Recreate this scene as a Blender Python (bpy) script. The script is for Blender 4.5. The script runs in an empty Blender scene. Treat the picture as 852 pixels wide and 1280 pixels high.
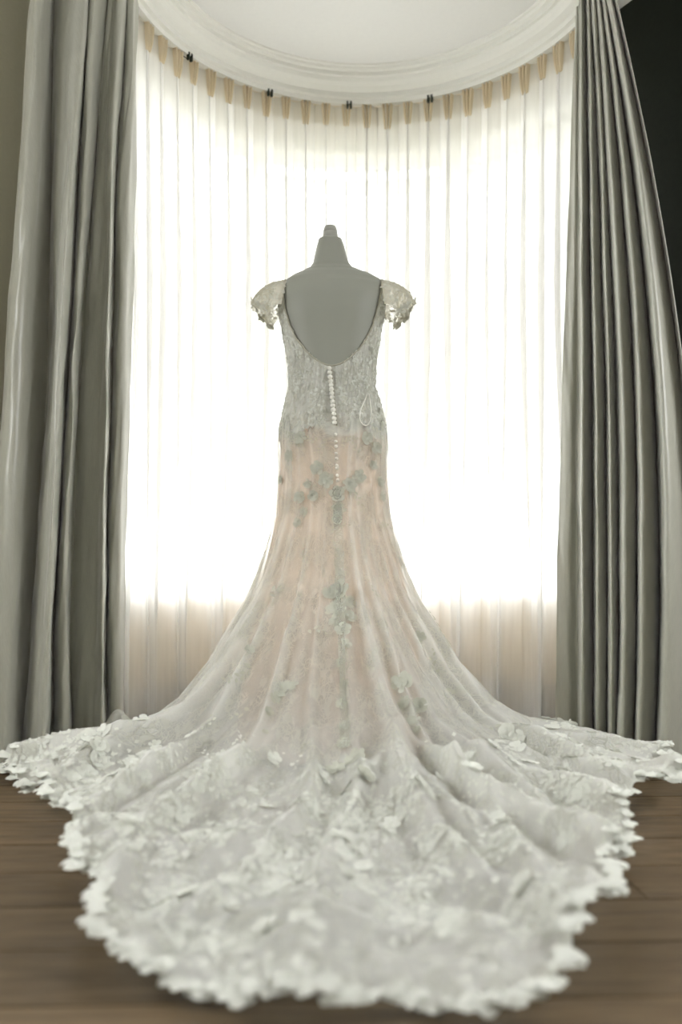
import bpy, math, random
import numpy as np
from mathutils import Vector, Matrix

# ------------------------------------------------------------------ camera, world, lights, exposure
scene = bpy.context.scene
F = 1100.0                       # focal length in pixels of the 852x1280 frame
CAMZ, HOR = 0.60, 720.0          # eye height, pixel row of the horizon
cd = bpy.data.cameras.new('camera'); cam = bpy.data.objects.new('camera', cd)
scene.collection.objects.link(cam); scene.camera = cam
cam.location = (0, 0, CAMZ); cam.rotation_euler = (math.pi / 2, 0, 0)
cd.sensor_fit = 'VERTICAL'; cd.sensor_height = 36; cd.sensor_width = 24
cd.lens = F / 1280 * 36; cd.shift_y = (HOR - 640) / 1280
cd.clip_start = 0.05; cd.clip_end = 200
cd.dof.use_dof = True; cd.dof.focus_distance = 2.80; cd.dof.aperture_fstop = 1.4

world = bpy.data.worlds.new('sky'); scene.world = world; world.use_nodes = True
wt_ = world.node_tree; bg = wt_.nodes['Background']
# overcast sky: three times brighter overhead than at the horizon
tc_ = wt_.nodes.new('ShaderNodeTexCoord'); sx_ = wt_.nodes.new('ShaderNodeSeparateXYZ'); wt_.links.new(tc_.outputs['Generated'], sx_.inputs[0])
mr_ = wt_.nodes.new('ShaderNodeMapRange'); wt_.links.new(sx_.outputs['Z'], mr_.inputs['Value'])
mr_.inputs['From Min'].default_value = 0; mr_.inputs['From Max'].default_value = 1
mr_.inputs['To Min'].default_value = 1.0; mr_.inputs['To Max'].default_value = 3.0
ml_ = wt_.nodes.new('ShaderNodeMath'); ml_.operation = 'MULTIPLY'; ml_.inputs[1].default_value = SKY = 4.3
wt_.links.new(mr_.outputs[0], ml_.inputs[0]); wt_.links.new(ml_.outputs[0], bg.inputs['Strength'])
bg.inputs['Color'].default_value = (0.97, 0.985, 1.0, 1)

def portal(name, loc, rot, sx, sy):
    l = bpy.data.lights.new(name, 'AREA'); l.shape = 'RECTANGLE'; l.size = sx; l.size_y = sy
    l.cycles.is_portal = True
    o = bpy.data.objects.new(name, l); scene.collection.objects.link(o)
    o.location = loc; o.rotation_euler = rot
    return o
BC = (0.088, 2.905)              # centre of the round bay
RW = 1.00                        # inner radius of the bay wall
for k, a in enumerate((37, 90, 143)):
    r = math.radians(a)
    portal('sky_portal', (BC[0] + 1.02 * math.cos(r), BC[1] + 1.02 * math.sin(r), 1.5),
           (math.pi / 2, 0, r + math.pi / 2), 0.95, 1.95)
for sx in (-1, 1):
    portal('sky_portal', (sx * 2.12, 1.575, 1.75), (0, -sx * math.pi / 2, 0), 1.3, 1.45)
portal('sky_portal', (0, -1.39, 1.40), (-math.pi / 2, 0, 0), .8, .7)

vs = scene.view_settings
vs.view_transform = 'Standard'; vs.look = 'None'; vs.gamma = 1.0; vs.use_curve_mapping = False
vs.exposure = 0.36
cy = scene.cycles
cy.max_bounces = 7; cy.diffuse_bounces = 4; cy.glossy_bounces = 3; cy.transmission_bounces = 6
cy.transparent_max_bounces = 20; cy.caustics_reflective = False; cy.caustics_refractive = False
cy.use_denoising = True; cy.use_adaptive_sampling = True; cy.adaptive_threshold = .03

# ------------------------------------------------------------------ helpers
rng = np.random.default_rng(7); random.seed(7)
def P(u, v, Y): return ((u - 426) / F * Y, Y, CAMZ + (HOR - v) / F * Y)
def lin(c):
    return tuple((x / 255 / 12.92 if x / 255 <= .04045 else ((x / 255 + .055) / 1.055) ** 2.4) for x in c) + (1,)
def sstep(x, a, b):
    t = np.clip((np.asarray(x, float) - a) / (b - a), 0, 1); return t * t * (3 - 2 * t)
_tab = rng.random((256, 256))
def vnoise(x, y):
    x = np.asarray(x, float); y = np.asarray(y, float)
    xi = np.floor(x).astype(int); yi = np.floor(y).astype(int); fx = x - xi; fy = y - yi
    fx = fx * fx * fx * (fx * (fx * 6 - 15) + 10); fy = fy * fy * fy * (fy * (fy * 6 - 15) + 10)
    g = lambda a, b: _tab[a % 256, b % 256]
    return (g(xi, yi) * (1 - fx) * (1 - fy) + g(xi + 1, yi) * fx * (1 - fy) +
            g(xi, yi + 1) * (1 - fx) * fy + g(xi + 1, yi + 1) * fx * fy) * 2 - 1
def fbm(x, y, o=3):
    s = 0; a = 1
    for k in range(o):
        s = s + a * vnoise(x * 2 ** k + 17.3 * k, y * 2 ** k - 9.1 * k); a *= .5
    return s

def tag(o, label=None, cat=None, group=None, kind=None):
    for k, v in (('label', label), ('category', cat), ('group', group), ('kind', kind)):
        if v: o[k] = v
    return o
def empty(name, loc=(0, 0, 0)):
    o = bpy.data.objects.new(name, None); scene.collection.objects.link(o); o.location = loc
    o.empty_display_size = .1
    return o
def link(name, me, mat, parent=None):
    o = bpy.data.objects.new(name, me); scene.collection.objects.link(o)
    if mat and not me.materials: me.materials.append(mat)
    if parent:
        o.parent = parent; o.matrix_parent_inverse = Matrix.Translation(-Vector(parent.location))
    return o
def mesh(name, verts, faces, smooth=True):
    me = bpy.data.meshes.new(name); me.from_pydata([tuple(v) for v in verts], [], faces); me.validate()
    if smooth: me.polygons.foreach_set('use_smooth', [True] * len(me.polygons))
    me.update(); return me
def gridmesh(name, V, closed=False, uv=None, attr=None, smooth=True):
    """V: (rows, cols, 3) array -> quad grid; closed wraps the columns"""
    R, C, _ = V.shape
    i = np.arange(R - 1)[:, None]; j = np.arange(C if closed else C - 1)[None, :]; jn = (j + 1) % C
    q = np.stack([i * C + j, i * C + jn, (i + 1) * C + jn, (i + 1) * C + j], -1).reshape(-1, 4)
    me = bpy.data.meshes.new(name)
    me.vertices.add(R * C); me.vertices.foreach_set('co', V.reshape(-1).astype(np.float32))
    n = len(q); me.loops.add(n * 4); me.polygons.add(n)
    me.loops.foreach_set('vertex_index', q.reshape(-1).astype(np.int32))
    me.polygons.foreach_set('loop_start', np.arange(0, n * 4, 4, dtype=np.int32))
    me.update(calc_edges=True)
    me.polygons.foreach_set('use_smooth', [smooth] * n)
    if uv is not None:
        l = me.uv_layers.new(name='UVMap')
        l.data.foreach_set('uv', uv.reshape(-1, 2)[q.reshape(-1)].reshape(-1).astype(np.float32))
    if attr is not None:
        for nm, a in attr.items():
            at = me.attributes.new(nm, 'FLOAT', 'POINT'); at.data.foreach_set('value', a.reshape(-1).astype(np.float32))
    return me
def box(v, f, x0, x1, y0, y1, z0, z1):
    b = len(v)
    v += [(x0, y0, z0), (x1, y0, z0), (x1, y1, z0), (x0, y1, z0), (x0, y0, z1), (x1, y0, z1), (x1, y1, z1), (x0, y1, z1)]
    f += [(b, b + 3, b + 2, b + 1), (b + 4, b + 5, b + 6, b + 7), (b, b + 1, b + 5, b + 4), (b + 1, b + 2, b + 6, b + 5),
          (b + 2, b + 3, b + 7, b + 6), (b + 3, b, b + 4, b + 7)]
def boxmesh(name, *boxes):
    v, f = [], []
    for b in boxes: box(v, f, *b)
    return mesh(name, v, f, False)
def tube(pts, rad, n=8, name='tube'):
    pts = np.array(pts, float); rad = np.broadcast_to(rad, (len(pts),))
    t = np.gradient(pts, axis=0); t /= np.linalg.norm(t, axis=1)[:, None]
    up = np.array([0, 0, 1.0]) if abs(t[:, 2]).mean() < .8 else np.array([0, 1.0, 0])
    a = np.cross(t, up); a /= np.linalg.norm(a, axis=1)[:, None]; b = np.cross(t, a)
    an = np.linspace(0, 2 * math.pi, n, endpoint=False)
    V = pts[:, None] + rad[:, None, None] * (np.cos(an)[None, :, None] * a[:, None] + np.sin(an)[None, :, None] * b[:, None])
    return gridmesh(name, V, True)
def arcsweep(name, prof, a0, a1, n, c=BC, closed=True, smooth=False):
    """sweep an (r, z) profile round the bay centre"""
    an = np.radians(np.linspace(a0, a1, n)); p = np.array(prof + ([prof[0]] if closed else []), float)
    V = np.stack([c[0] + p[None, :, 0] * np.cos(an)[:, None], c[1] + p[None, :, 0] * np.sin(an)[:, None],
                  np.broadcast_to(p[None, :, 1], (n, len(p)))], -1)
    me = gridmesh(name, V, False, smooth=smooth)
    if closed:                                                # cap both ends
        import bmesh
        bm = bmesh.new(); bm.from_mesh(me)
        bmesh.ops.remove_doubles(bm, verts=bm.verts, dist=1e-5)
        bmesh.ops.holes_fill(bm, edges=[e for e in bm.edges if e.is_boundary], sides=0)
        bmesh.ops.recalc_face_normals(bm, faces=bm.faces)
        bm.to_mesh(me); bm.free()
    return me

# ------------------------------------------------------------------ materials
class NT:
    def __init__(s, name):
        s.m = bpy.data.materials.new(name); s.m.use_nodes = True; s.t = s.m.node_tree
        for n in list(s.t.nodes): s.t.nodes.remove(n)
        s.out = s.n('ShaderNodeOutputMaterial')
    def n(s, typ, **kw):
        n = s.t.nodes.new(typ)
        for k, v in kw.items():
            if k.startswith('i_'):
                key = k[2:]; key = int(key) if key.isdigit() else key.replace('_', ' ')
                if hasattr(v, 'bl_rna') and isinstance(v, bpy.types.NodeSocket): s.t.links.new(v, n.inputs[key])
                else: n.inputs[key].default_value = v
            else: setattr(n, k, v)
        return n
    def math(s, op, a, b=0.0, clamp=False):
        n = s.n('ShaderNodeMath', operation=op, use_clamp=clamp)
        for i, x in enumerate((a, b)):
            if isinstance(x, bpy.types.NodeSocket): s.t.links.new(x, n.inputs[i])
            else: n.inputs[i].default_value = x
        return n.outputs[0]
    def ramp(s, x, *stops):
        n = s.n('ShaderNodeValToRGB'); s.t.links.new(x, n.inputs[0])
        e = n.color_ramp.elements
        while len(e) < len(stops): e.new(.5)
        for k, (p, c) in enumerate(stops):
            e[k].position = p; e[k].color = c if isinstance(c, tuple) else (c, c, c, 1)
        return n.outputs[0]
    def mixs(s, fac, a, b):
        return s.n('ShaderNodeMixShader', i_0=fac, i_1=a, i_2=b).outputs[0]
    def done(s, sh): s.t.links.new(sh, s.out.inputs[0]); return s.m
def plain(name, col, rough=.6, bump=0, bscale=40, var=0, metallic=0, spec=.4, sheen=0):
    t = NT(name); tc = t.n('ShaderNodeTexCoord')
    nz = t.n('ShaderNodeTexNoise', i_Vector=tc.outputs['Object'], i_Scale=float(bscale), i_Detail=4.0)
    b = t.n('ShaderNodeBsdfPrincipled', i_Roughness=rough, i_Metallic=metallic)
    b.inputs['Specular IOR Level'].default_value = spec
    b.inputs['Sheen Weight'].default_value = sheen
    c = lin(col); d = tuple(x * (1 - var) for x in c[:3]) + (1,)
    t.t.links.new(t.ramp(nz.outputs[0], (.3, d), (.7, c)), b.inputs['Base Color'])
    if bump:
        bp = t.n('ShaderNodeBump', i_Strength=bump, i_Distance=.004, i_Height=nz.outputs[0])
        t.t.links.new(bp.outputs[0], b.inputs['Normal'])
    return t.done(b.outputs[0])
M = {}
M['ceiling'] = plain('ceiling_paint', (232, 231, 228), .8, .05, 60, .02)
M['cornice'] = plain('cornice_paint', (236, 235, 228), .55, .05, 60, .02)
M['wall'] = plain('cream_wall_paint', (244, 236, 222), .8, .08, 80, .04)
M['apron'] = plain('warm_apron_paint', (248, 226, 190), .8, .08, 80, .04)
M['olive'] = plain('olive_grey_paint', (188, 183, 160), .8, .08, 80, .04)
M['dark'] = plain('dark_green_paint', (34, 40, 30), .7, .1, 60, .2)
M['room'] = plain('room_paint', (222, 220, 210), .8, .05, 60, .03)
M['frame'] = plain('white_window_paint', (238, 236, 228), .45, .03, 60, .02)
M['ground'] = plain('grey_paving', (120, 121, 112), .9, .2, 3, .15)
M['metal'] = plain('dark_hook_metal', (58, 66, 58), .45, 0, 40, .1, .6)
M['track'] = plain('white_track', (226, 224, 216), .45, 0, 40, .02)
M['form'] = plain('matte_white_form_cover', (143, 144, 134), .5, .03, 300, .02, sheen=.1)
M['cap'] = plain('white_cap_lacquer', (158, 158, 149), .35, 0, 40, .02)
M['steel'] = plain('stand_steel', (150, 150, 146), .35, 0, 40, .05, .9)
M['bark'] = plain('bark', (92, 80, 66), .9, .5, 20, .3)

def fabric(name, col, transl=.0, rough=.5, weave=900, sheen=.3, spec=.3):
    t = NT(name); tc = t.n('ShaderNodeTexCoord')
    mp = t.n('ShaderNodeMapping', i_Vector=tc.outputs['UV']); mp.inputs['Scale'].default_value = (1, .12, 1)
    nz = t.n('ShaderNodeTexNoise', i_Vector=mp.outputs[0], i_Scale=260.0, i_Detail=3.0)
    n2 = t.n('ShaderNodeTexNoise', i_Vector=tc.outputs['Object'], i_Scale=22.0, i_Detail=4.0)
    c = lin(col)
    colr = t.ramp(nz.outputs[0], (.25, tuple(x * .88 for x in c[:3]) + (1,)), (.75, c))
    h = t.math('ADD', t.math('MULTIPLY', nz.outputs[0], .15), n2.outputs[0])
    bp = t.n('ShaderNodeBump', i_Strength=.25, i_Distance=.004, i_Height=h)
    b = t.n('ShaderNodeBsdfPrincipled', i_Roughness=rough, i_Normal=bp.outputs[0], i_Base_Color=colr)
    b.inputs['Specular IOR Level'].default_value = spec; b.inputs['Sheen Weight'].default_value = sheen
    sh = b.outputs[0]
    if transl:
        tr = t.n('ShaderNodeBsdfTranslucent', i_Color=colr)
        sh = t.mixs(transl, sh, tr.outputs[0])
    return t.done(sh)
M['drape'] = fabric('grey_green_satin', (164, 163, 149), .0, .34, sheen=.45, spec=.7)

def sheerm(name, col, clear, transl):
    t = NT(name); tc = t.n('ShaderNodeTexCoord')
    mp = t.n('ShaderNodeMapping', i_Vector=tc.outputs['UV']); mp.inputs['Scale'].default_value = (1, .03, 1)
    nz = t.n('ShaderNodeTexNoise', i_Vector=mp.outputs[0], i_Scale=160.0, i_Detail=1.0, noise_dimensions='2D')
    fac = t.math('ADD', t.math('MULTIPLY', nz.outputs[0], .12), 1 - clear - .06, True)
    d = t.n('ShaderNodeBsdfDiffuse', i_Color=lin(col)); tr = t.n('ShaderNodeBsdfTranslucent', i_Color=lin(col))
    tp = t.n('ShaderNodeBsdfTransparent')
    return t.done(t.mixs(fac, tp.outputs[0], t.mixs(transl, d.outputs[0], tr.outputs[0])))
M['sheer'] = sheerm('ivory_voile', (248, 247, 245), .10, .47)
M['sheerhead'] = sheerm('ivory_header_tape', (240, 232, 214), .10, .5)
M['pinch'] = sheerm('stitched_pleat_cloth', (244, 232, 208), .04, .5)

def glassm():
    t = NT('window_glass')
    g = t.n('ShaderNodeBsdfGlossy', i_Roughness=.02); tp = t.n('ShaderNodeBsdfTransparent', i_Color=(.97, .985, .98, 1))
    return t.done(t.mixs(.05, tp.outputs[0], g.outputs[0]))
M['glass'] = glassm()

def woodm():
    t = NT('oak_plank'); tc = t.n('ShaderNodeTexCoord'); oi = t.n('ShaderNodeObjectInfo')
    off = t.n('ShaderNodeVectorMath', operation='ADD', i_0=tc.outputs['Object'])
    cmb = t.n('ShaderNodeCombineXYZ', i_X=t.math('MULTIPLY', oi.outputs['Random'], 30.0), i_Y=t.math('MULTIPLY', oi.outputs['Random'], 17.0))
    t.t.links.new(cmb.outputs[0], off.inputs[1])
    mp = t.n('ShaderNodeMapping', i_Vector=off.outputs[0]); mp.inputs['Scale'].default_value = (1.2, 16, 1)
    n1 = t.n('ShaderNodeTexNoise', i_Vector=mp.outputs[0], i_Scale=3.0, i_Detail=8.0, i_Roughness=.65, i_Distortion=.6)
    n2 = t.n('ShaderNodeTexNoise', i_Vector=mp.outputs[0], i_Scale=14.0, i_Detail=4.0)
    c = t.ramp(n1.outputs[0], (.28, lin((72, 58, 42))), (.5, lin((100, 83, 60))), (.72, lin((122, 103, 78))))
    hsv = t.n('ShaderNodeHueSaturation', i_Color=c, i_Saturation=1.0,
              i_Value=t.math('ADD', t.math('MULTIPLY', oi.outputs['Random'], .5), .66))
    bp = t.n('ShaderNodeBump', i_Strength=.25, i_Distance=.002, i_Height=n2.outputs[0])
    b = t.n('ShaderNodeBsdfPrincipled', i_Base_Color=hsv.outputs[0], i_Normal=bp.outputs[0],
            i_Roughness=t.ramp(n2.outputs[0], (.3, .42), (.7, .56)))
    b.inputs['Specular IOR Level'].default_value = .35
    return t.done(b.outputs[0])
M['wood'] = woodm()
M['subfloor'] = plain('floor_joint_dark', (40, 30, 22), .9, 0, 40, .1)

def lacem(name, col, base, lace, use_dens=True, transl=.45):
    """net cloth with embroidered threads; the point attribute dens makes the net denser"""
    t = NT(name); tc = t.n('ShaderNodeTexCoord'); uv = tc.outputs['UV']
    wn = t.n('ShaderNodeTexNoise', i_Vector=uv, i_Scale=9.0, i_Detail=2.0, noise_dimensions='2D')
    wv = t.n('ShaderNodeVectorMath', operation='MULTIPLY_ADD', i_0=wn.outputs['Color'])
    wv.inputs[1].default_value = (.09, .09, .09); t.t.links.new(uv, wv.inputs[2])
    w = wv.outputs[0]
    v1 = t.n('ShaderNodeTexVoronoi', feature='DISTANCE_TO_EDGE', i_Vector=w, i_Scale=52.0, voronoi_dimensions='2D')
    v2 = t.n('ShaderNodeTexVoronoi', feature='DISTANCE_TO_EDGE', i_Vector=w, i_Scale=130.0, voronoi_dimensions='2D')
    l1 = t.ramp(v1.outputs['Distance'], (.0, 1.0), (.075, 1.0), (.11, 0.0))
    l2 = t.ramp(v2.outputs['Distance'], (.0, 1.0), (.09, .8), (.15, 0.0))
    bl = t.n('ShaderNodeTexNoise', i_Vector=uv, i_Scale=9.5, i_Detail=1.0, noise_dimensions='2D')
    reg = t.ramp(bl.outputs[0], (.45, 0.0), (.55, 1.0))
    v3 = t.n('ShaderNodeTexVoronoi', feature='F1', i_Vector=w, i_Scale=24.0, voronoi_dimensions='2D')
    pet = t.math('MULTIPLY', t.ramp(v3.outputs['Distance'], (.28, 1.0), (.36, 0.0)), reg)
    th = t.math('MULTIPLY', t.math('MAXIMUM', l1, t.math('MULTIPLY', l2, .7)), t.math('ADD', t.math('MULTIPLY', reg, .8), .12))
    pat = t.math('MAXIMUM', th, t.math('MULTIPLY', pet, .75), True)
    if use_dens:
        at = t.n('ShaderNodeAttribute', attribute_name='dens'); bs = at.outputs['Fac']
    else:
        v = t.n('ShaderNodeValue'); v.outputs[0].default_value = base; bs = v.outputs[0]
    a = t.math('ADD', bs, t.math('MULTIPLY', pat, t.math('MULTIPLY', t.math('MULTIPLY', bs, 3.0, True), lace)), True)
    bp = t.n('ShaderNodeBump', i_Strength=.55, i_Distance=.004, i_Height=pat)
    thr = tuple(x * .70 for x in lin(col)[:2]) + (lin(col)[2] * .66, 1)
    cc = t.ramp(pat, (0.0, lin(col)), (1.0, thr))
    d = t.n('ShaderNodeBsdfDiffuse', i_Color=cc, i_Normal=bp.outputs[0])
    tr = t.n('ShaderNodeBsdfTranslucent', i_Color=cc, i_Normal=bp.outputs[0])
    tp = t.n('ShaderNodeBsdfTransparent')
    return t.done(t.mixs(a, tp.outputs[0], t.mixs(transl, d.outputs[0], tr.outputs[0])))
M['lace'] = lacem('ivory_lace_net', (246, 246, 240), .4, .42)
M['bodice'] = lacem('beaded_bodice_lace', (238, 237, 228), .8, .3, False, .35)
M['sleeve'] = lacem('sleeve_lace', (226, 221, 204), .70, .3, False, .28)
M['seam'] = lacem('seam_band_lace', (206, 206, 194), .35, .5, False, .25)
M['blush'] = fabric('blush_satin_lining', (249, 231, 213), .62, .5, sheen=.1)
M['flower'] = fabric('ivory_applique', (232, 233, 224), .22, .7, sheen=.2, spec=.15)
M['flower_shade'] = fabric('shaded_grey_applique', (204, 203, 190), .12, .7, sheen=.1, spec=.15)  # grey copy of the ivory applique, petal shading put into the colour
M['skirt_motif'] = fabric('backlit_shade_applique', (196, 197, 183), .10, .7, sheen=.1, spec=.15)  # shade of opaque motifs against the backlit net, put into the colour
M['button'] = plain('covered_pearl_button', (228, 226, 216), .35, 0, 40, .03)
M['cord'] = plain('ivory_satin_cord', (232, 230, 220), .5, 0, 40, .02)
M['greycord'] = plain('beaded_neck_binding', (178, 174, 156), .5, .3, 500, .2)  # darker beige-grey cord for neckline and placket
M['leaf'] = fabric('leaf_green', (86, 104, 70), .35, .6)

# ------------------------------------------------------------------ room shell
H = 2.70
# floor boards, slightly turned against the camera
fl = empty('floor'); tag(fl, 'brown oak plank floor running under the gown', kind='structure'); fl['category'] = 'floor'
link('subfloor', boxmesh('subfloor', (-2.6, 2.6, -1.6, 4.05, -.06, -.012)), M['subfloor'], fl)
PW, PL, rot = .187, 2.6, math.radians(2.0)
pv, pf = [], []
box(pv, pf, -PL / 2 + .0012, PL / 2 - .0012, -PW / 2 + .0024, PW / 2 - .0024, -.02, 0)
pm = mesh('plank', pv, pf, False)
ca, sa = math.cos(rot), math.sin(rot)
import bmesh
bm = bmesh.new(); bm.from_mesh(pm)
bmesh.ops.bevel(bm, geom=[e for e in bm.edges if min(v.co.z for v in e.verts) > -.001], offset=.004, segments=1)
bm.to_mesh(pm); bm.free()
for i in range(-8, 14):
    offs = (i % 3) * .28
    for k in (-1, 0, 1):
        x, y = k * PL + offs - PL / 2, 1.897 + i * PW
        X, Y = x * ca - y * sa + .066, x * sa + y * ca
        if abs(X) > 2.75 or Y > 3.85 or Y < .3: continue
        o = link('plank', pm, M['wood'], fl); o.location = (X, Y, 0); o.rotation_euler = (0, 0, rot)
link('rear_boards', boxmesh('rear_boards', (-2.1, 2.1, -1.4, .42, -.02, -.001)), M['wood'], fl)

def struct(name, me, mat, label, cat):
    return tag(link(name, me, mat), label, cat, kind='structure')
struct('ceiling', boxmesh('ceiling', (-2.3, 2.3, -1.6, 4.2, H, H + .1)), M['ceiling'], 'smooth white ceiling inside the rounded cornice', 'ceiling')
# bay wall: below the sill, above the window head, and the piers
SILL, HEAD = .55, 2.47
A0, A1 = 25.0, 172.0
bw = empty('wall_far'); tag(bw, 'cream curved bay wall below and above the windows', 'wall', kind='structure')
link('apron', arcsweep('apron', [(RW, 0), (RW + .16, 0), (RW + .16, SILL), (RW, SILL)], A0, A1, 60, smooth=False), M['apron'], bw)
link('lintel', arcsweep('lintel', [(RW, HEAD), (RW + .16, HEAD), (RW + .16, H), (RW, H)], A0, A1, 60), M['wall'], bw)
piers = [(A0, 26), (64.6, 65.6), (114.4, 115.4), (169, A1)]
for a, b in piers:
    link('pier', arcsweep('pier', [(RW, SILL), (RW + .16, SILL), (RW + .16, HEAD), (RW, HEAD)], a, b, 6), M['wall'], bw)
def pol(r, a): return (BC[0] + r * math.cos(math.radians(a)), BC[1] + r * math.sin(math.radians(a)))
def wallseg(name, p, q, mat, label, th=.12, z0=0, z1=H):
    p = np.array(p); q = np.array(q); d = (q - p) / np.linalg.norm(q - p); n = np.array([d[1], -d[0]]) * th
    c = [p, q, q + n, p + n]
    v = [(x[0], x[1], z0) for x in c] + [(x[0], x[1], z1) for x in c]
    me = mesh(name, v, [(3, 2, 1, 0), (4, 5, 6, 7), (0, 1, 5, 4), (1, 2, 6, 5), (2, 3, 7, 6), (3, 0, 4, 7)], False)
    return tag(link(name, me, mat), label, 'wall', kind='structure')
LW, RWp = (-1.36, 2.42), (1.50, 2.42)
wallseg('wall_left', LW, pol(RW, A1), M['olive'], 'olive grey wall at the outer edge of the left curtain', -.12)
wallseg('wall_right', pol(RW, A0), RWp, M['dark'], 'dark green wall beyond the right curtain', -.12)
wallseg('wall_room_left', (-2.1, 2.42), LW, M['room'], 'pale wall left of the bay opening', -.12)
wallseg('wall_room_right', RWp, (2.1, 2.42), M['room'], 'pale wall right of the bay opening', -.12)
for sx, nm, lb in ((-1, 'wall_side_left', 'pale left side wall of the room, unseen, with an opening added for fill light'), (1, 'wall_side_right', 'pale right side wall of the room, unseen, with an opening added for fill light')):
    xa, xb = sorted((sx * 2.1, sx * 2.22))
    struct(nm, boxmesh(nm, (xa, xb, -1.5, .85, 0, H), (xa, xb, 2.3, 2.6, 0, H), (xa, xb, .85, 2.3, 0, 1.1), (xa, xb, .85, 2.3, 2.4, H)), M['room'], lb, 'wall')  # unseen side openings added to throw fill light onto the train
me = boxmesh('wall_rear', (-2.2, -.4, -1.5, -1.4, 0, H), (.4, 2.2, -1.5, -1.4, 0, H), (-.4, .4, -1.5, -1.4, 0, 1.05), (-.4, .4, -1.5, -1.4, 1.75, H))  # unseen rear opening added to let some frontal fill light in
struct('wall_rear', me, M['room'], 'pale rear wall, unseen, with a small opening added for fill light', 'wall')
# windows: three curved sashes
for k, (a, b) in enumerate(((26, 64.6), (65.6, 114.4), (115.4, 169))):
    w = empty('window_%d' % (k + 1)); tag(w, ('bright curved window at the right of the bay', 'bright curved window in the middle of the bay behind the dress form', 'bright curved window at the left of the bay')[k], 'window', kind='structure')
    r0, r1 = RW + .05, RW + .10
    for nm, z0, z1 in (('top_rail', HEAD - .035, HEAD), ('transom_bar', 2.33, 2.375), ('bottom_rail', SILL, SILL + .05)):
        link(nm, arcsweep(nm, [(r0, z0), (r1, z0), (r1, z1), (r0, z1)], a, b, 22), M['frame'], w)
    for aa in (a, b - 1.2):
        link('stile', arcsweep('stile', [(r0, SILL + .05), (r1, SILL + .05), (r1, HEAD - .035), (r0, HEAD - .035)], aa, aa + 1.2, 3), M['frame'], w)
    for z0, z1 in ((SILL + .05, 2.33), (2.375, HEAD - .035)):
        link('pane', arcsweep('pane', [(r0 + .022, z0), (r0 + .022, z1)], a + 1.2, b - 1.2, 22, closed=False, smooth=True), M['glass'], w)
struct('trim_1', arcsweep('trim_1', [(RW - .05, SILL - .03), (RW + .06, SILL - .03), (RW + .06, SILL + .006), (RW - .05, SILL + .006)], A0, A1, 60), M['frame'], 'white window sill ledge following the bay', 'sill')
struct('baseboard_far', arcsweep('baseboard_far', [(RW - .018, 0), (RW, 0), (RW, .11), (RW - .008, .11), (RW - .018, .095)], A0, A1, 60), M['frame'], 'white baseboard curving behind the sheer curtain', 'baseboard')
prof = [(.838, H), (.838, 2.597), (.816, 2.597), (.812, 2.612), (.796, 2.614), (.794, 2.632), (.782, 2.636), (.766, 2.642), (.752, 2.653), (.745, 2.667),
        (.732, 2.668), (.730, 2.682), (.716, 2.684), (.712, 2.693), (.702, 2.694), (.700, H)]
struct('trim_2', arcsweep('trim_2', prof, -22, 202, 120), M['cornice'], 'stepped white plaster cornice curving round the bay ceiling', 'cornice')
struct('ground', boxmesh('ground', (-60, 60, 4.3, 120, -.5, -.4)), M['ground'], 'grey paved ground outside the windows', 'ground')

# ------------------------------------------------------------------ tree outside
tr = empty('tree', (2.3, 8.2, -.4)); tag(tr, 'leafy tree outside the bay window, seen hazily through the sheer', 'tree')
link('trunk', tube([(2.9, 8.4, -.4), (2.85, 8.4, 1.2), (2.7, 8.3, 2.6), (2.3, 8.2, 4.2), (2.0, 8.2, 5.4)], [.16, .14, .12, .08, .03], 10, 'trunk'), M['bark'], tr)
for e in ((1.0, 7.8, 4.4), (1.3, 8.6, 5.2), (3.2, 8.0, 5.0), (1.9, 7.6, 3.9)):
    link('branch', tube([(2.55, 8.25, 3.2), ((2.55 + e[0]) / 2, (8.25 + e[1]) / 2, (3.5 + e[2]) / 2), e], [.06, .04, .015], 8, 'branch'), M['bark'], tr)
lv, lf = [], []
for c, s, n in (((1.15, 7.9, 4.75), .50, 900), ((1.75, 8.0, 4.35), .48, 1200), ((2.2, 8.2, 4.3), .55, 900), ((1.6, 8.3, 5.4), .8, 900), ((2.7, 8.1, 5.3), .8, 900), ((.75, 8.0, 5.2), .4, 400)):
    for _ in range(n):
        d = rng.normal(size=3) * s * .5; p = np.array(c) + d
        a = rng.normal(size=3); a /= np.linalg.norm(a); b = np.cross(a, rng.normal(size=3)); b /= np.linalg.norm(b); L, W = .075, .028
        k = len(lv); lv += [p - a * L, p + b * W, p + a * L, p - b * W]; lf.append((k, k + 1, k + 2, k + 3))
tag(link('foliage', mesh('foliage', lv, lf), M['leaf'], tr), kind='stuff')

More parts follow.
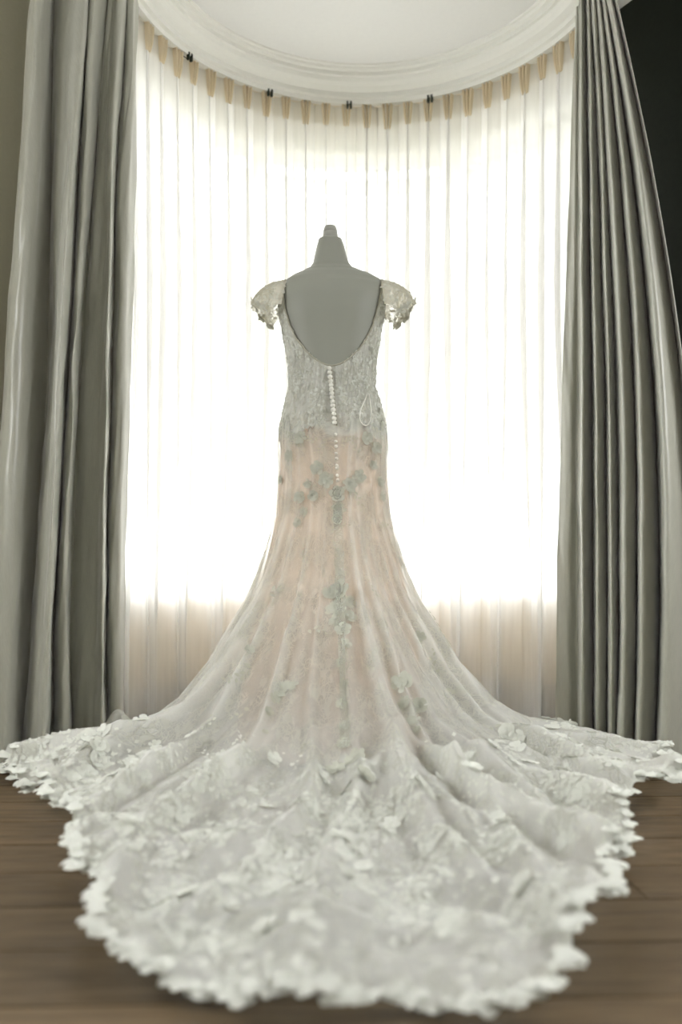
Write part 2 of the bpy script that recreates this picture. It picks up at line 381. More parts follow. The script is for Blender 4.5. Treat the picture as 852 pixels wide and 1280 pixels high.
# ------------------------------------------------------------------ sheer curtain on its track
RS = .855
sh = empty('sheer_curtain', (BC[0], BC[1] + RS, 0))
tag(sh, 'floor-length ivory sheer curtain pinch-pleated round the whole bay', 'curtain')
NP = 25; a_lo, a_hi = math.radians(17), math.radians(166); stepa = (a_hi - a_lo) / NP
jit = rng.normal(0, .12, NP + 2)
def sheer_pt(s, z, off=0.0):
    """s in pleats (0..NP), z height -> xyz arrays; pleats loosen and drift downwards"""
    drop = sstep(2.6 - z, .1, 1.0)
    low = sstep(2.6 - z, .8, 2.5)
    ph = 2 * math.pi * s
    amp = .020 + .016 * drop + .006 * vnoise(s * .9 + 3, z * .5)
    amp = amp * (1 - .55 * low) * (1 + .5 * low * vnoise(s * .45 + 11, z * .35))
    om = (.28 + .24 * drop + .12 * vnoise(s * .6 + 31, z * .6 + 5))           # omega overlap of the folds
    om = om * (1 - .65 * low)
    ss = s - om * np.sin(2 * ph) * .55 - .30 * low * np.sin(ph * .5 + 1.3) + .16 * low * vnoise(s * .5 + 7, z * .4)
    ang = a_hi - ss * stepa
    r = RS - amp * np.cos(ph) - .024 * low * np.cos(ph * .5 + 1.3) + off + .02 * low
    return np.stack([BC[0] - .006 * low + r * np.cos(ang), BC[1] + r * np.sin(ang), z + 0 * s], -1)
ns = NP * 22 + 1
s_ = np.linspace(0, NP, ns)[None, :]
def sheer_part(name, z0, z1, nz, mat, off=0):
    z = np.linspace(z1, z0, nz)[:, None]
    S, Z = np.broadcast_arrays(s_, z)
    V = sheer_pt(S, Z, off)
    uv = np.stack([S * .1, Z], -1)
    return link(name, gridmesh(name, V, False, uv), mat, sh)
sheer_part('voile', .012, 2.605, 60, M['sheer'])
sheer_part('hem_band', .012, .185, 6, M['sheer'], .003)
tape = sheer_part('header_tape', 2.525, 2.607, 4, M['sheerhead'], .003)
# pinch pleats stitched into the header
pv, pf = [], []
for x in (-.014, 0, .014):
    b = len(pv); lean = x * .2
    for zz, w, d in ((0, .010, .020), (-.040, .010, .022), (-.078, .008, .018), (-.105, .005, .010)):
        xx = x * (1 - .55 * (-zz / .105)) + lean
        pv += [(xx - w / 2, 0, zz), (xx - w / 2 * .9, -d * .7, zz), (xx, -d, zz), (xx + w / 2 * .9, -d * .7, zz), (xx + w / 2, 0, zz)]
    for r in range(3):
        for c in range(4): pf.append((b + r * 5 + c, b + r * 5 + c + 1, b + r * 5 + 6 + c, b + r * 5 + 5 + c))
pinch = mesh('pinch_pleat', pv, pf)
for k in range(1, NP):
    ang = a_hi - k * stepa
    o = link('pinch_pleat', pinch, M['pinch'], tape)
    x, y = BC[0] + (RS - .014) * math.cos(ang), BC[1] + (RS - .014) * math.sin(ang)
    o.matrix_basis = Matrix.Translation((x, y, 2.606)) @ Matrix.Rotation(ang - math.pi / 2, 4, 'Z') @ Matrix.Scale(.9 + .2 * random.random(), 4)
tk = empty('curtain_track', (BC[0], BC[1] + RS, 2.61)); tag(tk, 'slim curved curtain track with small dark hooks under the cornice', 'curtain track')
link('rail', arcsweep('rail', [(RS - .008, 2.612), (RS + .012, 2.612), (RS + .012, 2.64), (RS - .008, 2.64)], 15, 168, 100), M['track'], tk)
link('bracket', boxmesh('bracket', (BC[0] - .02, BC[0] + .02, BC[1] + RS - .006, BC[1] + RS + .01, 2.64, 2.70)), M['track'], tk)
hk = boxmesh('hook', (-.011, -.004, -.012, .0, -.016, .012), (.004, .011, -.012, .0, -.016, .012), (-.011, .011, -.004, .02, .004, .014))
for u, v in ((235, 47), (336, 101), (436, 129), (538, 120)):
    # the hook stands on the ring at radius .826 just under the cornice
    best = min(np.linspace(0, math.pi, 721), key=lambda a: abs((BC[0] + .826 * math.cos(a)) / (BC[1] + .826 * math.sin(a)) * F + 426 - u))
    o = link('hook', hk, M['metal'], tk)
    o.matrix_basis = Matrix.Translation((BC[0] + .824 * math.cos(best), BC[1] + .824 * math.sin(best), 2.594)) @ Matrix.Rotation(best - math.pi / 2, 4, 'Z')

# ------------------------------------------------------------------ heavy curtains
def catmull(K, n):
    K = np.array(K, float); m = len(K); t = np.linspace(0, m - 1, n); i = np.clip(t.astype(int), 0, m - 2); f = (t - i)[:, None]
    p0, p1, p2, p3 = K[np.clip(i - 1, 0, m - 1)], K[i], K[i + 1], K[np.clip(i + 2, 0, m - 1)]
    return .5 * (2 * p1 + (p2 - p0) * f + (2 * p0 - 5 * p1 + 4 * p2 - p3) * f ** 2 + (3 * p1 - p0 - 3 * p2 + p3) * f ** 3)
def drape(label, keys, Ya, Yb, ztop, seed, side):
    c = empty('curtain', (P(keys[len(keys) // 2][2], 900, (Ya + Yb) / 2)[0], (Ya + Yb) / 2, 0)); tag(c, label, 'curtain', 'heavy grey-green curtains at the sides of the bay')
    n = len(keys); plans = []
    for lev in range(3):
        pts = []
        for k, key in enumerate(keys):
            Y = Ya + (Yb - Ya) * (k / (n - 1)) - key[3] * (.95, 1.5, 1.7)[lev]
            pts.append(((key[lev] - 426) / F * Y, Y))
        plans.append(catmull(pts, n * 14))
    A, B, C = plans
    zz = (2.40, 1.18, .05)                              # heights where the three plans hold
    def at(z):
        z = np.asarray(z)[:, None, None]
        l0 = (z - zz[1]) * (z - zz[2]) / ((zz[0] - zz[1]) * (zz[0] - zz[2])); l1 = (z - zz[0]) * (z - zz[2]) / ((zz[1] - zz[0]) * (zz[1] - zz[2]))
        l2 = (z - zz[0]) * (z - zz[1]) / ((zz[2] - zz[0]) * (zz[2] - zz[1]))
        q = A * l0 + B * l1 + C * l2
        cols = np.arange(q.shape[1])[None, :] / 14.0
        w = .006 * fbm(cols * .5 + seed, z[:, :, 0] * 1.6, 2) + .0035 * fbm(cols * 1.3 + seed, z[:, :, 0] * 6 + cols * .7, 2)
        x = q[:, :, 0] + w * .7; y = q[:, :, 1] + w
        return np.stack([x, y, np.broadcast_to(z[:, :, 0], x.shape)], -1)
    def part(name, z1, z0, nz, off=0.0):
        z = np.linspace(z1, z0, nz); V = at(z)
        if off:
            du = np.gradient(V, axis=1); nrm = np.stack([du[..., 1], -du[..., 0], 0 * du[..., 0]], -1)
            nrm /= np.linalg.norm(nrm, axis=2)[..., None] + 1e-9; V = V + nrm * off
        L = np.cumsum(np.linalg.norm(np.gradient(V, axis=1), axis=2), axis=1)
        o = link(name, gridmesh(name, V, False, np.stack([L, V[..., 2]], -1)), M['drape'], c)
        return o
    p = part('cloth', ztop, .014, 90)
    md = p.modifiers.new('thick', 'SOLIDIFY'); md.thickness = .003; md.offset = 0
    part('hem', .215, .012, 8, .0026); part('hem', .215, .012, 8, -.0026)
    part('header', ztop + .003, ztop - .09, 4, .0026)
    return c
left_keys = [(171, 161, 152, 0), (166, 155, 147, .05), (158, 145, 139, .045), (154, 138, 133, 0), (148, 134, 129, .08), (140, 124, 117, .05), (134, 108, 98, .025), (130, 98, 86, -.005),
             (120, 94, 82, .055), (115, 88, 74, .05), (111, 82, 65, -.01), (106, 76, 55, .095), (92, 70, 45, .075), (76, 62, 34, .04), (68, 56, 27, -.02),
             (62, 38, 20, .02), (54, 26, 8, .05), (46, 14, -8, .04), (41, 4, -22, -.01)]
drape('grey-green floor-length satin curtain gathered at the left of the bay', left_keys, 3.08, 2.70, 2.692, 3, -1)
right_keys = [(717, 702, 694, 0), (720, 713, 708, .012), (723, 722, 722, 0), (726, 727, 727, .075), (730, 734, 736, .04), (733, 740, 741, -.01), (736, 744, 746, .065), (739, 752, 755, .035), (741, 756, 758, -.01),
              (743, 760, 762, .06), (746, 765, 768, .035), (748, 770, 771, -.01), (750, 776, 776, .075), (753, 788, 788, .04), (755, 792, 792, -.01), (756, 797, 797, .08), (757, 810, 813, .045), (758, 817, 819, -.02),
              (759, 824, 826, .09), (760, 838, 846, .07), (761, 848, 862, .03), (762, 852, 870, 0), (763, 856, 884, .04)]
drape('grey-green floor-length satin curtain gathered at the right of the bay', right_keys, 3.18, 2.68, 2.692, 41, 1)

# ------------------------------------------------------------------ dress form
AX, AY = P(416, 0, 2.89)[0], 2.89
PXM = 2.89 / F
def zv(v): return CAMZ + (HOR - v) * PXM
# (pixel row, half width px, depth/width ratio, x centre px, y shift)
body = [(560, 66.5, .74, 416, 0), (530, 64, .74, 415.5, 0), (500, 57, .76, 415.5, 0), (485, 52, .78, 415, 0), (457, 53, .78, 415, .004), (429, 58, .76, 414.5, .006), (395, 64, .72, 414, .004),
        (375, 65, .66, 415, 0), (360, 63, .58, 416, -.002), (352, 59, .52, 416.5, -.003), (346, 50, .50, 416, -.004), (341, 38, .52, 415, -.004), (336, 27, .66, 414, -.003), (330, 22.5, .85, 413.5, 0), (318, 19.5, .95, 413, .004), (306, 17, 1, 412.8, .008), (299, 14.5, 1, 412.5, .01)]
bz = np.array([zv(b[0]) for b in body])
def btab(k, z): return np.interp(z, bz, [b[k] for b in body])
def body_pt(z, th, grow=0.0):
    a = btab(1, z) * PXM + grow; b = btab(1, z) * PXM * btab(2, z) + grow
    s, c = np.sin(th), np.cos(th); e = .88
    return np.stack([(btab(3, z) - 426) * PXM + a * np.sign(s) * np.abs(s) ** e, AY + btab(4, z) - b * np.sign(c) * np.abs(c) ** e, z + 0 * th], -1)
df = empty('dress_form', (AX, AY, 0)); tag(df, 'white tailor\'s dress form with tapered neck and knob cap wearing the gown', 'dress form')
th = np.linspace(0, 2 * math.pi, 96, endpoint=False)[None, :]
zs = np.concatenate([np.linspace(zv(548), zv(365), 50), np.linspace(zv(364), zv(330), 34), np.linspace(zv(329), zv(299), 14)])[:, None]
Z_, T_ = np.broadcast_arrays(zs, th)
V = body_pt(Z_, T_, -.030 * sstep(zv(505) - Z_, 0, .06))
# soft spine and shoulder-blade modelling on the back
back = np.clip(np.cos(T_), 0, 1)
V[..., 1] += .006 * np.exp(-(np.sin(T_) / .22) ** 2) * back * sstep(Z_, zv(520), zv(470)) * (1 - sstep(Z_, zv(370), zv(345)))
V[..., 1] -= .007 * np.exp(-((np.abs(np.sin(T_)) - .5) / .25) ** 2) * back * np.exp(-((Z_ - zv(395)) / .06) ** 2)
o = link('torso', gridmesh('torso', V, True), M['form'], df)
def lathe(name, prof, c, mat, parent, n=32):
    an = np.linspace(0, 2 * math.pi, n, endpoint=False)
    p = np.array(prof, float)
    V = np.stack([c[0] + p[:, 0:1] * np.cos(an), c[1] + p[:, 0:1] * np.sin(an), c[2] + p[:, 1:2] + 0 * an], -1)
    return link(name, gridmesh(name, V, True), mat, parent)
nx = (412.5 - 426) * PXM; nz_ = zv(299)
lathe('neck_plate', [(.0001, .004), (.034, .004), (.0395, .001), (.0395, -.004)], (nx, AY + .01, nz_), M['cap'], df)
lathe('neck_cap', [(.0001, .050), (.010, .0492), (.017, .046), (.0212, .040), (.0232, .032), (.0236, .029), (.0215, .0275), (.0215, .0255), (.0242, .024), (.0252, .014), (.0256, .007), (.0235, .006), (.0235, .003)], (nx, AY + .01, nz_), M['cap'], df)
lathe('pole', [(.016, .02), (.016, .95)], (AX, AY, 0), M['steel'], df, 16)
lathe('stand_base', [(.0001, .022), (.13, .02), (.15, .008), (.15, .0), (.0001, .0)], (AX, AY, 0), M['steel'], df)

# ------------------------------------------------------------------ wedding dress
wd = empty('wedding_dress', (AX, AY, 0))
tag(wd, 'ivory lace wedding gown with low scooped back, cap sleeves and long spread train', 'dress')
# --- bodice: rows run from the hip up to the scooped neckline
sc = [(416, 467.5), (404, 464), (394, 457), (384, 447), (374, 433), (366, 416), (361, 399), (357.5, 380), (355.5, 362), (353, 351)]
sc_s = [min(1, (416 - u) / (btab(1, zv(v)) + .0045 / PXM)) ** (1 / .88) for u, v in sc]; sc_v = [p[1] for p in sc]
sc_s[-1] = max(sc_s[-1], sc_s[-2] + .01)
TB = np.linspace(-math.pi, math.pi, 480, endpoint=False)
def ztop(t):
    s = np.abs(np.sin(t)); back = zv(np.interp(s, sc_s, sc_v))
    frs = zv(np.interp(s, [0, .35, .7, .9, .97, 1], [430, 415, 390, 365, 352, 351]))
    return np.where(np.cos(t) > 0, back, frs)
zt = ztop(TB)
rows = np.linspace(0, 1, 110)[:, None]
ZB = zv(548)
ZB = ZB + .03 * vnoise(TB * 5.5, TB * 0 + 3)[None, :]
Zb = ZB + (zt[None, :] - ZB) * rows; Tb = np.broadcast_to(TB[None, :], Zb.shape)
Vb = body_pt(Zb, Tb, .0045)
rel = .0022 * fbm(Tb * 14, Zb * 30, 3)
Vb[..., 0] += rel * np.sin(Tb); Vb[..., 1] -= rel * np.cos(Tb)
uvb = np.stack([Tb * .17, Zb], -1)
bod = link('bodice', gridmesh('bodice', Vb, True, uvb), M['bodice'], wd)
edge = Vb[-1]; edge = np.concatenate([edge[122:359], ])           # the camera-side scoop
link('neckline_binding', tube(edge, .0028, 6, 'neckline_binding'), M['greycord'], bod)

# --- floor outline of the train from the camera side round
def fp(u, v): Y = (CAMZ - .032 * float(sstep(v, 1130, 1225))) * F / (v - HOR); return ((u - 426) / F * Y, Y)
outl = [fp(*p) for p in ((385, 1268), (300, 1250), (245, 1234), (200, 1222), (145, 1206), (110, 1188), (108, 1168), (118, 1142), (98, 1112), (88, 1078), (100, 1052), (48, 1032), (25, 1014), (12, 996), (4, 976), (60, 970), (105, 957), (128, 943))]
outl += [(-.80, 2.98), (-.73, 3.04), (-.5, 3.12), (-.2, 3.25), (.2, 3.28), (.45, 3.16)]
outl += [fp(*p) for p in ((690, 934), (740, 942), (765, 958), (802, 972), (836, 992), (848, 1010), (848, 1030), (800, 1034), (762, 1040), (775, 1058), (786, 1082), (764, 1118), (768, 1150), (728, 1188), (718, 1226), (684, 1242), (655, 1258), (615, 1264), (560, 1258), (510, 1256), (470, 1252), (435, 1264))]
CT = (AX, AY)
oa = np.array([math.atan2(x - CT[0], -(y - CT[1])) for x, y in outl]); orr = np.array([math.hypot(x - CT[0], y - CT[1]) for x, y in outl])
k = np.argsort(oa); oa, orr = oa[k], orr[k]
NTH = 960
# finer angular sampling towards the camera where the train is long
tt = np.linspace(-math.pi, math.pi, NTH, endpoint=False)
TH = tt - .32 * np.sin(tt)
RO = np.interp(TH, np.concatenate([oa - 2 * math.pi, oa, oa + 2 * math.pi]), np.tile(orr, 3))
RO = RO * (1 + .012 * vnoise(TH * 22, TH * 0) + .008 * vnoise(TH * 60, TH * 0 + 9))
# folds running down from the hip
folds = [(random.uniform(-math.pi, math.pi), random.uniform(.022, .06), random.uniform(.4, 1.0)) for _ in range(56)]
folds += [(-.62, .03, 1.2), (-.35, .028, 1.2), (-.95, .035, 1.2), (.28, .026, 1.1), (.42, .03, 1.3), (.72, .035, 1.0), (1.05, .035, 1.0), (-.12, .025, .7), (.08, .025, .6)]
def foldf(t, r):
    s = 0
    for i, (c, w, a) in enumerate(folds):
        d = (t - c - .10 * np.sin(r * 2.3 + i) * sstep(r, .3, 1.0) + math.pi) % (2 * math.pi) - math.pi
        s = s + a * np.exp(-(d / w) ** 2)
    return np.clip(s, 0, 1.6)
rt = [.178, .181, .190, .213, .240, .268, .32, .368, .46, .57, .8, 1.1, 2.2]
ztb = [1.03, .915, .80, .705, .60, .521, .421, .324, .206, .127, .055, .022, .012]
RB = .18
def skirt(rad, t, lift=True):
    kk = 1.0 + .38 * np.clip(np.cos(t), 0, 1) ** 1.5 - .25 * np.clip(-np.cos(t), 0, 1)
    re = RB + (rad - RB) / kk
    z = np.interp(re, rt, ztb)
    z = z * (1 - (1 - sstep(RO_of(t) - rad, -.02, .30)) * .85 * sstep(-np.cos(t), -.3, .1))
    ell = .74 + .26 * sstep(rad, .19, .42)
    f = foldf(t, rad)
    down = 1 - sstep(z, .25, .82)
    flat = sstep(rad, .45, .9)
    rr = rad + .034 * f * down * (1 - flat)
    x = CT[0] + rr * np.sin(t); y = CT[1] - rr * ell * np.cos(t)
    if lift:
        rim = 1 - sstep(RO_of(t) - rad, .0, .16)
        h = .055 * f * flat * (1 - .3 * rim) * (1 - .5 * sstep(rad, 1.0, 1.6))
        h = h + flat * (.028 * np.abs(fbm(t * 7.0 + 3, rad * 1.9, 2)) + .016 * np.clip(fbm(x * 8, y * 8, 3), -.6, 1.5) * (.35 + .65 * sstep(rad, .7, 1.2)) + .006 * fbm(x * 24, y * 24, 2) * sstep(rad, .7, 1.2))
        h = h * (1 - .88 * sstep(-np.cos(t), -.5, -.1))
        h = h + rim * flat * (1 - .8 * sstep(-np.cos(t), -.1, .2)) * (.014 + .016 * vnoise(t * 30, rad * 0) + .010 * vnoise(t * 75, rad * 0 + 4))
        for (mx, my, sx, sy, mh, ro) in mounds:
            dx, dy = x - mx, y - my; c, s_ = math.cos(ro), math.sin(ro)
            h = h + mh * np.exp(-((dx * c + dy * s_) / sx) ** 2 - ((-dx * s_ + dy * c) / sy) ** 2)
        z = z + h
        z = np.maximum(z, .006 + .004 * np.abs(vnoise(x * 40, y * 40)))
    return np.stack([x, y, z], -1)
def RO_of(t): return np.interp(t, TH, RO)
mounds = [(-.745, 2.92, .06, .06, .125, 0), (-.84, 2.82, .05, .04, .04, 0), (-.93, 2.66, .06, .05, .035, .3), (.80, 2.16, .07, .05, .05, .4), (.40, 1.46, .05, .11, .05, .3), (.02, 1.40, .34, .035, .032, -.05),
          (.20, 1.30, .05, .09, .035, .2), (-.62, 2.42, .30, .03, .035, .25), (-.55, 2.5, .28, .025, .03, .1), (.62, 2.62, .30, .03, .03, -.2), (.55, 2.4, .26, .03, .028, -.35), (.25, 2.05, .03, .25, .03, -.5), (.12, 2.2, .03, .22, .028, -.35)]
N1, N2 = 26, 250
top_z = np.linspace(zv(520), .93, N1, endpoint=False)[:, None]
Vt = body_pt(np.broadcast_to(np.maximum(top_z, zv(600)), (N1, NTH)), np.broadcast_to(TH[None], (N1, NTH)), .0085)
t_ = np.linspace(0, 1, N2)[:, None] ** 1.25
Rg = .1815 + (RO[None] - .1815) * t_; Tg = np.broadcast_to(TH[None], Rg.shape)
Vs = skirt(Rg, Tg)
# blend the two sections where they meet
VT = np.concatenate([Vt, Vs], 0)
seam = Vs[0]; w = sstep(np.arange(N1), N1 - 18, N1)[:, None, None]
VT[:N1, :, :2] = VT[:N1, :, :2] * (1 - w) + seam[None, :, :2] * w
arc = np.cumsum(np.concatenate([np.zeros((1, NTH)), np.linalg.norm(np.diff(VT, axis=0), axis=2)], 0), 0)
ang = np.broadcast_to(TH[None], arc.shape)
uvs = np.stack([(arc + .12) * np.sin(ang), (arc + .12) * np.cos(ang)], -1)
rad = np.hypot(VT[..., 0] - CT[0], VT[..., 1] - CT[1])
dens = .38 + .38 * sstep(rad, .42, .9) + .22 * foldf(ang, rad) * (1 - sstep(rad, .4, .8))
dens = np.clip(dens + .06 * fbm(ang * 5, rad * 6, 2), .15, .92) * sstep(zv(521) - VT[..., 2] + .02 * fbm(ang * 9, ang * 0, 2), .0, .08)
ov = link('lace_overskirt', gridmesh('lace_overskirt', VT, True, uvs, {'dens': dens}), M['lace'], wd)

# --- blush lining: a smooth trumpet inside the net
lz = np.array([zv(528), 1.02, .915, .80, .70, .60, .50, .40, .30, .20, .10, .045])
lr = np.array([.160, .171, .177, .185, .203, .224, .245, .262, .275, .288, .302, .312])
zz = np.linspace(lz[0], lz[-1], 70)[:, None]; tl = np.linspace(0, 2 * math.pi, 160, endpoint=False)[None]
rl = np.interp(-zz, -lz, lr); ww = 1 - sstep(zz, .3, .9)
rl = rl + .010 * ww * np.sin(tl * 9 + 1) + .006 * ww * np.sin(tl * 17)
el = .74 + .2 * ww
LV = np.stack([CT[0] + rl * np.sin(tl), CT[1] - rl * el * np.cos(tl), zz + 0 * tl], -1)
link('blush_lining', gridmesh('blush_lining', LV, True, np.stack([tl * .2 + 0 * zz, zz + 0 * tl], -1)), M['blush'], wd)

# --- cap sleeves
def sleeve(sx):
    nph, nj = 72, 24
    ph = np.radians(np.linspace(-84, 84, nph))[None]; j = np.linspace(0, 1, nj)[:, None]
    bx = .150 + .016 * (1 - np.cos(ph)); by = AY - .002 + .078 * np.sin(ph); bz_ = zv(349) - .006 - .112 * (1 - np.cos(ph))
    ln = (.100 * np.cos(ph) ** .6 + .014) * (.94 + .10 * np.abs(np.sin(ph * 5.5)))
    q = j * 1.30
    out = ln * np.sin(q) / math.sin(1.30); fall = ln * .72 * (1 - np.cos(q)) / (1 - math.cos(1.30))
    wv = .0035 * np.sin(ph * 13) * j
    cx = (416.5 - 426) * PXM
    V = np.stack([cx + sx * (bx + out + wv), by + .012 * np.sin(ph) * j, bz_ - fall + wv], -1)
    return link('cap_sleeve', gridmesh('cap_sleeve', V, False, np.stack([ph * .08 + 0 * j, j * .1 + 0 * ph], -1)), M['sleeve'], wd), V
SL = [sleeve(-1), sleeve(1)]

# --- flowers and sprays, appliqued pieces of lace
def petals(n, r, cup, lay=2, seed=0, wob=.1):
    rr = np.random.default_rng(seed); v, f = [], []
    for l in range(lay):
        s = r * (1 - .42 * l); zo = .004 + .005 * l
        for k in range(n - l):
            a = 2 * math.pi * (k + .5 * l) / (n - l) + rr.normal(0, .12); L = s * (1 + rr.normal(0, wob)); W = s * (.95 * math.pi / n) * (1 + rr.normal(0, wob))
            ca, sa = math.cos(a), math.sin(a); b = len(v)
            pts = [(.04 * s, 0, 0), (.35 * L, -W * .45, .3), (.75 * L, -W * .84, .75), (1.0 * L, -W * .35, 1.0), (1.0 * L, W * .35, 1.0), (.75 * L, W * .84, .75), (.35 * L, W * .45, .3), (.62 * L, 0, .35)]
            for (x, y, h) in pts:
                v.append((x * ca - y * sa, x * sa + y * ca, zo + cup * h * s * (1 + .6 * l) + rr.normal(0, .0012)))
            for i in range(7): f.append((b + 7, b + i, b + (i + 1) % 7))
    return v, f
def leafspray(n, L, seed):
    rr = np.random.default_rng(seed); v, f = [], []
    for k in range(n):
        t = (k + 1) / n; x0 = L * (t - .5); side = 1 if k % 2 else -1; a = side * (.7 + rr.normal(0, .15)); s = L * .23 * (1.1 - .5 * t)
        b = len(v); y0 = .12 * L * math.sin(t * 3)
        for (x, y, h) in ((0, 0, 0), (.4, -.28, .12), (.8, -.2, .15), (1.05, 0, .05), (.8, .2, .15), (.4, .28, .12), (.5, 0, .02)):
            v.append((x0 + s * (x * math.cos(a) - y * math.sin(a)), y0 + s * (x * math.sin(a) + y * math.cos(a)), .003 + h * s))
        for i in range(6): f.append((b + 6, b + i, b + (i + 1) % 6))
    return v, f
def hems(seed):
    """a scallop of the border: fan of overlapping petals"""
    rr = np.random.default_rng(seed); v, f = [], []
    for k in range(15):
        a = -1.5 + 3.0 * k / 14 + rr.normal(0, .12); L = rr.uniform(.65, 1.0); W = rr.uniform(.22, .36); b = len(v); hh = rr.uniform(.4, 1.6)
        for (x, y, h) in ((-.1, 0, .1), (.5, -W * .8, .2), (.88, -W * .9, .2), (1.02, -W * .4, .12), (1.02, W * .4, .12), (.88, W * .9, .2), (.5, W * .8, .2), (.6, 0, .34)):
            x *= L; v.append((x * math.cos(a) - y * math.sin(a), x * math.sin(a) + y * math.cos(a), h * hh))
        for i in range(7): f.append((b + 7, b + i, b + (i + 1) % 7))
    return v, f
fl_m = [mesh('lace_flower', *petals(n, 1, c, l, s)) for n, c, l, s in ((6, .18, 3, 1), (5, .22, 2, 2), (7, .14, 3, 3), (5, .3, 3, 4))]
sp_m = [mesh('leaf_spray', *leafspray(n, 2.0, s)) for n, s in ((7, 5), (9, 6), (6, 7))]
he_m = [mesh('hem_scallop', *hems(s)) for s in (11, 12, 13, 14)]
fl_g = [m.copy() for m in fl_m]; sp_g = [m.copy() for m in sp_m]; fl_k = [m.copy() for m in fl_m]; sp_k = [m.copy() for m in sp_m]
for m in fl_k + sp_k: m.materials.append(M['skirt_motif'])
for m in fl_g + sp_g: m.materials.append(M['flower_shade'])
for m in fl_m + sp_m + he_m: m.materials.append(M['flower'])
du = np.roll(VT, -1, 1) - np.roll(VT, 1, 1); dv = np.gradient(VT, axis=0)
NRM = np.cross(dv, du); NRM /= np.linalg.norm(NRM, axis=2)[..., None] + 1e-9
if NRM[N1 + 60, NTH // 2].dot(np.array([0, -1, .5])) < 0: NRM = -NRM
pu = 426 + VT[..., 0] / VT[..., 1] * F; pvv = HOR - (VT[..., 2] - CAMZ) / VT[..., 1] * F
facing = (NRM * (np.array([0, 0, CAMZ]) - VT)).sum(-1) > 0
def pick(u, v):
    d = (pu - u) ** 2 + (pvv - v) ** 2 + np.where(facing & (VT[..., 1] < AY + .1), 0, 1e6)
    return np.unravel_index(np.argmin(d), d.shape)
def place(name, me, p, n, size, spin, lift=.0, flat=1.0, parent=None):
    n = Vector(n).normalized(); x = Vector((1, 0, 0)) - n * n.x; x.normalize(); y = n.cross(x)
    m = Matrix((x, y, n)).transposed().to_4x4()
    o = bpy.data.objects.new(name, me); scene.collection.objects.link(o); o.parent = parent or ov      # parts sit at the world origin
    o.matrix_basis = Matrix.Translation(Vector(p) + n * lift) @ m @ Matrix.Rotation(spin, 4, 'Z') @ Matrix.Diagonal((size, size, size * flat, 1))
    return o
# motifs one can pick out on the skirt: (u, v, size px, kind)
motif = [(424, 738, 15, 0), (412, 742, 10, 3), (436, 752, 10, 1), (420, 764, 14, 2), (436, 772, 10, 3), (428, 788, 11, 1), (432, 804, 8, 1), (418, 778, 8, 0),
         (421, 618, 10, 1), (424, 634, 9, 0), (421, 648, 7, 3), (408, 604, 10, 0), (436, 604, 10, 2), (396, 590, 9, 1), (448, 592, 9, 0), (375, 622, 8, 1), (392, 618, 7, 3), (380, 640, 6, 0), (372, 655, 6, 1), (384, 608, 6, 2),
         (503, 854, 15, 0), (524, 884, 11, 3), (506, 880, 10, 1), (516, 900, 9, 2), (522, 912, 6, 1), (354, 862, 13, 0), (344, 872, 9, 1), (335, 890, 7, 3), (366, 856, 8, 2), (332, 915, 5, 1),
         (524, 796, 8, 0), (515, 768, 6, 1), (312, 812, 7, 1), (470, 560, 8, 0), (466, 580, 6, 1), (362, 570, 8, 2), (458, 548, 8, 1), (376, 548, 8, 0), (440, 950, 20, 2), (420, 962, 14, 0), (455, 968, 14, 3), (436, 985, 14, 1), (430, 908, 8, 1), (428, 930, 10, 0),
         (474, 604, 7, 1), (477, 622, 6, 0), (352, 600, 6, 3), (425, 830, 7, 0), (431, 856, 7, 2), (427, 880, 8, 1)]
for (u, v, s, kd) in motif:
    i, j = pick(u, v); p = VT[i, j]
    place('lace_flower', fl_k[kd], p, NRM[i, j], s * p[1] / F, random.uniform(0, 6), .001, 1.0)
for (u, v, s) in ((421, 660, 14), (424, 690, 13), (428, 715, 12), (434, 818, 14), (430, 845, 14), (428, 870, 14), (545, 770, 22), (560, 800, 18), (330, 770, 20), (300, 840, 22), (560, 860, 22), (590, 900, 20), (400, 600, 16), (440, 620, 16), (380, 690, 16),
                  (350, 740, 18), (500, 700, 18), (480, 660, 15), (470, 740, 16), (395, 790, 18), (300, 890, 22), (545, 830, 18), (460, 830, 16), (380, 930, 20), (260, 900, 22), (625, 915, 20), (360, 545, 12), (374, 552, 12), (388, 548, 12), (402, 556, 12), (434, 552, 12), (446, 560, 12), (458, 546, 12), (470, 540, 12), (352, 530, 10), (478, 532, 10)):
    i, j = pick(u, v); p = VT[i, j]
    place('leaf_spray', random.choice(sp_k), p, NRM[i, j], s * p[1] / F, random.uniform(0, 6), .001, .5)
# scattered over the train
cnt = 0
while cnt < 260:
    t = random.uniform(-1.6, 1.5); fr = random.uniform(.34, .92)
    j = int(np.argmin(np.abs(TH - t))); i = N1 + int(np.argmin(np.abs(t_[:, 0] - fr)))
    p = VT[i, j]
    if rad[i, j] < .66: continue
    if random.random() > min(1, rad[i, j] / 1.0): continue
    cnt += 1
    if cnt % 3: place('lace_flower', random.choice(fl_m), p, NRM[i, j], random.uniform(.014, .027), random.uniform(0, 6), .001, random.uniform(.6, 1.0))
    else: place('leaf_spray', random.choice(sp_m), p, NRM[i, j], random.uniform(.03, .05), random.uniform(0, 6), .001, .35)
